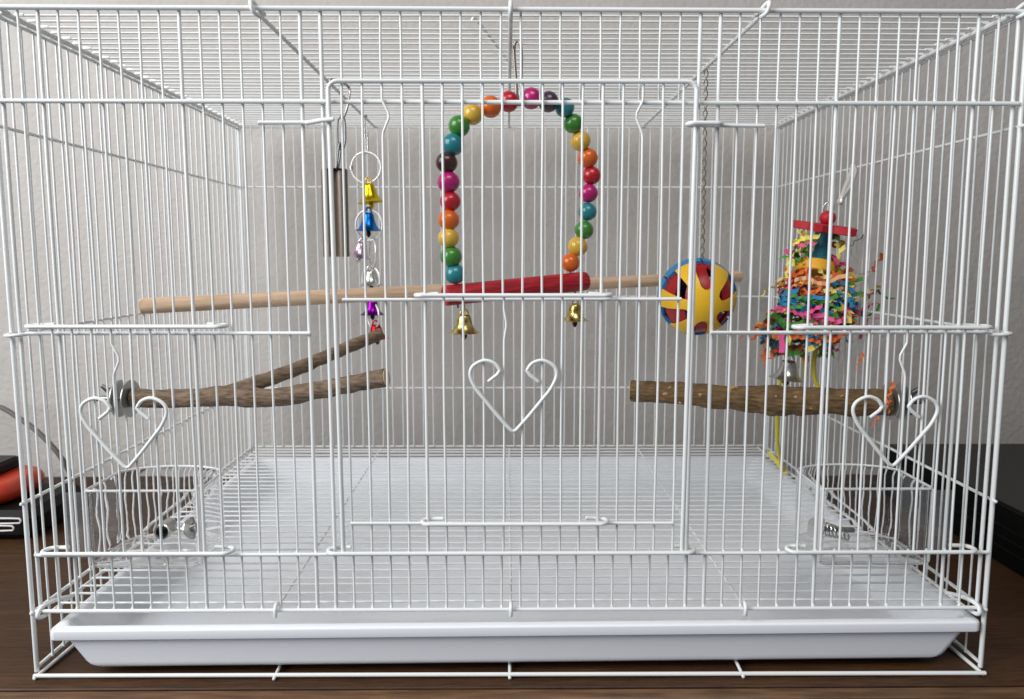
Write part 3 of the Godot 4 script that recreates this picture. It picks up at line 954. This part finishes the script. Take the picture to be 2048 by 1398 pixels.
func strip_mesh(long: float, wide: float, arc: float, number: int) -> ArrayMesh:
	var g := RandomNumberGenerator.new()
	g.seed = number
	var rings: Array = []
	var steps := int(long / 0.0036)
	var twist := g.randf_range(-1.6, 1.6)
	for i in steps + 1:
		var t := float(i) / steps - 0.5
		var zig := (0.0017 if i % 2 == 0 else -0.0017) * g.randf_range(0.6, 1.2)
		var c := Vector3(t * long, -arc * t * t * 4.0 * long * 0.4 + zig, arc * 0.006 * sin(t * 9.0 + number))
		var side := Vector3(0, sin(twist * t), cos(twist * t)) * wide / 2
		var up := Vector3(0, cos(twist * t), -sin(twist * t)) * 0.00012
		rings.append(PackedVector3Array([c - side - up, c + side - up, c + side + up, c - side + up]))
	var s := Shape.new()
	s.loft(rings, true, true, true, 12.0)
	return s.mesh(M.paper_yellow)


func build_paper_toy() -> void:
	var at := Vector3(0.3795, 0.3790, -0.2521)
	var t := thing("shredded_paper_toy", "bushy toy of bright crinkled paper shreds under a red wooden star", "bird toy", at)
	var z := -0.222
	# clasp
	for k in [-1.0, 1.0]:
		wire("clasp", t, V([[0.0025, 0.004, 0.001], [0.0015 + k * 0.0022, -0.004, 0.004], [-0.0095 + k * 0.0024, -0.022, 0.015], [-0.0185, -0.034, 0.022]]), 0.0027, M.bright_nickel)
	disc(t, "swivel", Vector3(-0.0235, -0.0415, 0.0265), Vector3(0.45, 0.8, -0.2), 0.0034, 0.009, M.bright_nickel, 14)
	wire("eye", t, ring_path(Vector3(0.3445, 0.3345, z - 0.002) - at, 0.005, 0.006, 0.5), 0.0008, M.nickel, true)
	var down := Vector3(-0.19, -0.975, 0.06).normalized()
	var x := down.cross(Vector3.BACK).normalized()
	var lean := Basis(-x, -down, (-x).cross(-down))
	var s := Shape.new()
	var prof: Array = []
	for i in 11:
		var a := PI * i / 10.0
		prof.append([maxf(sin(a), 0.1) * 0.0085, -cos(a) * 0.0080])
	s.lathe(prof, 22, 60.0)
	put("red_bead", s.mesh(M.toy_red), t, Vector3(0.3431, 0.3235, z) - at, lean)
	# a flat five pointed star with blunt tips
	s = Shape.new()
	var rings: Array = []
	for q in [[0.94, -0.0042], [1.0, -0.0034], [1.0, 0.0034], [0.94, 0.0042]]:
		var ring := PackedVector3Array()
		for i in 30:
			var a := TAU * i / 30.0
			var r: float = 0.0225 + 0.0125 * pow(0.5 + 0.5 * cos(a * 5.0), 0.7)
			ring.append(Vector3(cos(a) * r * q[0], q[1], sin(a) * r * q[0]))
		rings.append(ring)
	s.loft(rings, true, true, true, 35.0)
	put("star_disc", s.mesh(M.toy_red), t, Vector3(0.3425, 0.3125, z) - at, Basis(Vector3.BACK, -0.13) * Basis(Vector3.RIGHT, 0.12) * Basis(Vector3.UP, 0.2))
	s = Shape.new()
	s.lathe([[0.002, -0.033], [0.0098, -0.033], [0.0104, -0.032], [0.0104, -0.029], [0.0078, -0.026], [0.0078, -0.006], [0.0100, -0.003], [0.0104, 0.0], [0.002, 0.001]], 24, 40.0)
	put("teal_spool", s.mesh(M.toy_teal), t, Vector3(0.3412, 0.3085, z) - at, lean)
	s = Shape.new()
	s.lathe([[0.010, -0.006], [0.0195, -0.006], [0.0205, -0.005], [0.0205, 0.005], [0.0195, 0.006], [0.010, 0.006]], 28, 40.0)
	put("yellow_ring", s.mesh(M.toy_yellow), t, Vector3(0.3315, 0.2700, z) - at, lean * Basis(Vector3.RIGHT, -0.15))
	# shreds: a few dozen shared shapes, placed in coloured tiers
	var kinds: Array = []
	for k in 16:
		kinds.append(strip_mesh([0.022, 0.03, 0.038, 0.05][k % 4], [0.0044, 0.0060, 0.0052][k % 3], [0.15, 0.5, 0.9, -0.5][(k / 4) % 4], 50 + k))
	# height, radius, count, sideways shift, colours
	var tiers := [
		[0.298, 0.024, 16, -0.006, ["yellow", "pink", "orange", "green", "yellow"]],
		[0.280, 0.027, 18, -0.006, ["yellow", "orange", "pink", "green", "orange"]],
		[0.262, 0.031, 22, 0.000, ["peach", "orange", "yellow", "brown", "yellow"]],
		[0.253, 0.036, 24, 0.001, ["green", "orange", "yellow", "peach", "blue"]],
		[0.243, 0.040, 26, 0.002, ["blue", "orange", "pink", "green", "yellow"]],
		[0.233, 0.043, 28, 0.002, ["blue", "blue", "green", "pink", "blue"]],
		[0.222, 0.046, 30, 0.000, ["yellow", "pink", "green", "yellow", "pink"]],
		[0.212, 0.048, 30, -0.004, ["yellow", "green", "pink", "brown", "orange"]],
		[0.203, 0.047, 28, -0.008, ["orange", "orange", "blue", "pink", "green"]],
		[0.194, 0.040, 24, -0.008, ["orange", "blue", "green", "blue", "yellow"]],
		[0.185, 0.032, 18, -0.004, ["green", "green", "pink", "brown"]],
	]
	for tier in tiers:
		var c := Vector3(0.3340 + (tier[0] - 0.24) * 0.12 + tier[3], tier[0], z) - at
		for i in int(tier[2] * 0.95):
			var a: float = TAU * i / int(tier[2] * 0.95) + rng.randf_range(-0.25, 0.25)
			var rr: float = tier[1] * rng.randf_range(0.68, 1.0)
			var out := Vector3(cos(a), 0, sin(a))
			if tier[0] > 0.27 and out.z > 0.2 and absf(out.x) < 0.8:
				continue
			var tang := Vector3(-sin(a), rng.randf_range(-0.35, 0.35), cos(a)).normalized()
			if rng.randf() < 0.09:
				tang = (out + Vector3(0, rng.randf_range(-0.7, 0.2), 0)).normalized()
			var up := (out * rng.randf_range(0.3, 1.0) + Vector3(0, rng.randf_range(0.2, 0.9), 0)).normalized()
			up = (up - tang * up.dot(tang)).normalized()
			var q := c + out * rr * Vector3(1, 1, 0.85) + Vector3(0, rng.randf_range(-0.006, 0.006), 0)
			if q.x + at.x > 0.384:
				q.x = 0.384 - at.x
			var col: String = tier[4][rng.randi() % tier[4].size()]
			put("paper_shred", kinds[rng.randi() % 16], t, q, Basis(tang, up, tang.cross(up)), M["paper_" + col])
	# loose ends that stick out of the bush
	for q in [[0.395, 0.2290, "pink", 0.5], [0.388, 0.238, "pink", 1.2], [0.386, 0.246, "yellow", 0.6], [0.390, 0.218, "green", 0.3], [0.386, 0.209, "pink", 1.0], [0.3865, 0.270, "brown", 0.8], [0.372, 0.292, "green", 1.4], [0.398, 0.244, "green", 0.1],
			[0.281, 0.198, "orange", 0.2], [0.276, 0.190, "orange", 1.2], [0.286, 0.184, "orange", 0.6], [0.284, 0.208, "blue", 0.4], [0.297, 0.181, "blue", 1.5], [0.286, 0.249, "yellow", 0.5], [0.294, 0.264, "yellow", 0.9], [0.300, 0.280, "yellow", 1.1], [0.279, 0.176, "orange", 0.9]]:
		var b := Basis(Vector3.BACK, q[3]) * Basis(Vector3.RIGHT, rng.randf_range(-0.6, 0.6))
		put("paper_shred", kinds[(rng.randi() % 4) * 4 + rng.randi() % 2], t, Vector3(q[0], q[1], z + rng.randf_range(-0.01, 0.02)) - at, b, M["paper_" + q[2]])
	# silver bell and knotted yellow strings below
	bell("bell", t, Vector3(0.3080, 0.1690, z) - at, 0.0180, 0.0215, M.foil_silver, M.dark_steel, Basis(Vector3.BACK, -0.12))
	for list in [V([[0.3180, 0.181, z], [0.3230, 0.168, z + 0.004], [0.3260, 0.150, z]]), V([[0.3370, 0.180, z], [0.3360, 0.165, z - 0.002], [0.3400, 0.145, z - 0.006], [0.3520, 0.128, z - 0.008], [0.360, 0.121, z - 0.01]]),
			V([[0.3000, 0.150, z], [0.2995, 0.130, z - 0.008], [0.3060, 0.100, -0.245], [0.3105, 0.085, -0.255], [0.3210, 0.060, -0.280], [0.3420, 0.029, -0.325], [0.3580, 0.004, -0.352], [0.3660, 0.0030, -0.372]])]:
		var p := PackedVector3Array()
		for q in curve(list, 8):
			p.append(q - at)
		var radii: Array = []
		for i in p.size():
			radii.append(0.0020 + 0.0008 * (i % 2))
		var st := Shape.new()
		st.tube(p, 0.002, 7, radii)
		put("string", st.mesh(M.string_yellow), t)
	put("paper_shred", strip_mesh(0.105, 0.006, 0.02, 91), t, Vector3(0.3655, 0.0030, -0.395) - at, Basis(Vector3.UP, 1.42), M.paper_yellow)
	for q in [[0.3700, 0.172, -0.190, 1.3, 0.9], [0.3690, 0.151, -0.126, 1.4, 1.0], [0.3672, 0.138, -0.127, 1.8, 0.7], [0.3600, 0.120, -0.135, 1.0, 0.6]]:
		put("paper_shred", kinds[0], t, Vector3(q[0], q[1], q[2]) - at, Basis(Vector3.BACK, q[3]).scaled(Vector3.ONE * q[4]), M.paper_orange)


# ---------------------------------------------------------------- surroundings
func build_setting() -> void:
	var s := Shape.new()
	s.block(Vector3(0, 0.4, -0.590), Vector3(5.0, 2.6, 0.10), 0.002, 0.002)
	var wall := put("wall", s.mesh(M.wall_paint), self)
	wall.set_meta("kind", "structure")
	wall.set_meta("label", "plain greige wall with orange peel plaster behind the cage")

	var t := thing("wooden_table", "dark brown wooden table top with a rounded front edge under the cage", "table", Vector3(0, TABLE - 0.04, -0.25))
	s = Shape.new()
	s.block(Vector3(0, 0.02, -0.0003), Vector3(2.6, 0.04, 0.545), 0.002, 0.0008)
	put("table_top", s.mesh(M.dark_wood), t)
	s = Shape.new()
	var rings: Array = []
	for x in [-1.3, 1.3]:
		var ring := PackedVector3Array()
		for q in [[0.2725, 0.0005], [0.2725, 0.0380], [0.2735, 0.0386], [0.2775, 0.0376], [0.2800, 0.0362], [0.2812, 0.0352], [0.2818, 0.0335], [0.2835, 0.0318], [0.2870, 0.0290], [0.2905, 0.024], [0.2925, 0.017], [0.2930, 0.009], [0.2915, 0.001]]:
			ring.append(Vector3(x, q[1], q[0]))
		rings.append(ring)
	s.loft(rings, true, true, true, 30.0)
	put("front_edge", s.mesh(M.edge_wood), t)

	var b := thing("black_box", "low matte black case with a grey top beside the cage, under the spring cup side", "equipment case", Vector3(0.80, TABLE, -0.275))
	b.set_meta("label", "low black equipment case standing against the wall beside the cage")
	s = Shape.new()
	s.block(Vector3(0, 0.033, 0), Vector3(0.513, 0.066, 0.350), 0.004, 0.0015)
	for y in [0.018, 0.030, 0.042]:
		s.block(Vector3(0, y, 0), Vector3(0.5155, 0.0025, 0.3525), 0.004, 0.0006)
	put("body", s.mesh(M.black_plastic), b)
	s = Shape.new()
	s.block(Vector3(0, 0.0676, 0), Vector3(0.509, 0.003, 0.346), 0.004, 0.001)
	put("lid", s.mesh(M.black_top), b)

	# things beyond the other side of the cage
	var c := thing("black_pouch", "black case with two white looped marks on its front, under the red case", "case", Vector3(-0.685, TABLE, -0.33))
	s = Shape.new()
	s.block(Vector3(0, 0.018, 0), Vector3(0.235, 0.036, 0.120), 0.018, 0.009)
	put("body", s.mesh(M.black_plastic), c)
	for q in [[0.080, 0.0260, 0.020], [0.071, 0.0170, 0.020]]:
		var p := PackedVector3Array()
		for i in 24:
			var a := TAU * i / 24.0
			p.append(Vector3(q[0] + clampf(cos(a) * 2.0, -1, 1) * q[2] + cos(a) * 0.004, q[1] + sin(a) * 0.0032, 0.0602))
		wire("looped_mark", c, p, 0.0011, M.print_white, true, 6)
	var r := thing("red_case", "glossy orange red case with a rounded end lying on the black case", "case", Vector3(-0.720, TABLE + 0.0365, -0.33))
	s = Shape.new()
	var slab: Array = []
	for i in 11:
		var a := PI * i / 10.0 - PI / 2
		var inset := 0.012 * (1.0 - cos(a))
		var ring := PackedVector3Array()
		for q in s.rounded(0.1125 - inset, 0.0525 - inset, 0.034 - inset * 0.6, 8):
			ring.append(Vector3(q.x, 0.0135 + 0.0135 * sin(a), q.y))
		slab.append(ring)
	s.loft(slab, true, true, true, 60.0)
	put("body", s.mesh(M.red_plastic), r)
	var e := thing("black_gadget", "thin black gadget with a grey top lying on the red case", "gadget", Vector3(-0.735, TABLE + 0.0645, -0.335))
	s = Shape.new()
	s.block(Vector3(0, 0.006, 0), Vector3(0.185, 0.012, 0.075), 0.006, 0.002)
	put("body", s.mesh(M.black_plastic), e)
	s = Shape.new()
	s.block(Vector3(0, 0.0128, 0), Vector3(0.176, 0.0016, 0.066), 0.005, 0.0004)
	put("top_plate", s.mesh(M.black_top), e)
	var k := wire("grey_cable", self, curve(V([[-0.86, 0.075, -0.46], [-0.75, 0.072, -0.46], [-0.70, 0.050, -0.455], [-0.665, 0.024, -0.45], [-0.640, -0.010, -0.45], [-0.63, -0.053, -0.46]]), 6), 0.0035, M.grey_cord)
	k.set_meta("label", "grey cable curving down the wall behind the red case")
	k.set_meta("category", "cable")


func _ready() -> void:
	rng.seed = 42
	# camera
	var cam := Camera3D.new()
	cam.name = "camera"
	add_child(cam)
	cam.position = Vector3(-0.0031, 0.2841, 0.5542)
	cam.rotation = Vector3(-0.10588, -0.00722, -0.00034)
	cam.projection = Camera3D.PROJECTION_FRUSTUM
	cam.near = 0.05
	cam.far = 20.0
	cam.size = 0.05 * 1398.0 / 1427.82
	cam.frustum_offset = Vector2(0, -37.43 / 1427.82 * 0.05)
	cam.current = true
	var lens := CameraAttributesPhysical.new()
	lens.frustum_focus_distance = 0.60
	lens.frustum_focal_length = 24.0
	lens.exposure_aperture = 9.0
	# room light
	var env := Environment.new()
	env.background_mode = Environment.BG_COLOR
	env.background_color = Color(0.37, 0.39, 0.425)
	env.background_energy_multiplier = 1.0
	env.tonemap_mode = Environment.TONE_MAPPER_LINEAR
	env.tonemap_exposure = 0.80
	env.sdfgi_enabled = true
	env.ssao_enabled = true
	env.ssil_enabled = true
	var we := WorldEnvironment.new()
	we.name = "room_air"
	we.environment = env
	we.camera_attributes = lens
	add_child(we)
	var window := AreaLight3D.new()
	window.name = "window_light"
	window.area_size = Vector2(1.1, 1.1)
	window.light_energy = 4.9
	window.light_color = Color(0.985, 0.99, 1.0)
	window.shadow_enabled = true
	window.area_range = 12.0
	add_child(window)
	window.look_at_from_position(Vector3(-1.35, 0.92, 0.72), Vector3(0.05, 0.2, -0.25))

	var ceiling := AreaLight3D.new()
	ceiling.name = "ceiling_light"
	ceiling.area_size = Vector2(1.2, 0.8)
	ceiling.light_energy = 2.3
	ceiling.light_color = Color(1.0, 0.98, 0.955)
	ceiling.shadow_enabled = true
	ceiling.area_range = 12.0
	add_child(ceiling)
	ceiling.look_at_from_position(Vector3(0.25, 1.85, 1.15), Vector3(0, 0.1, -0.1))

	materials()
	build_setting()
	build_cage()
	build_tray()
	build_cup(-1.0)
	build_cup(1.0)
	build_hardware()
	build_perches()
	build_swing()
	build_bell_chain()
	build_chime()
	build_ball()
	build_paper_toy()
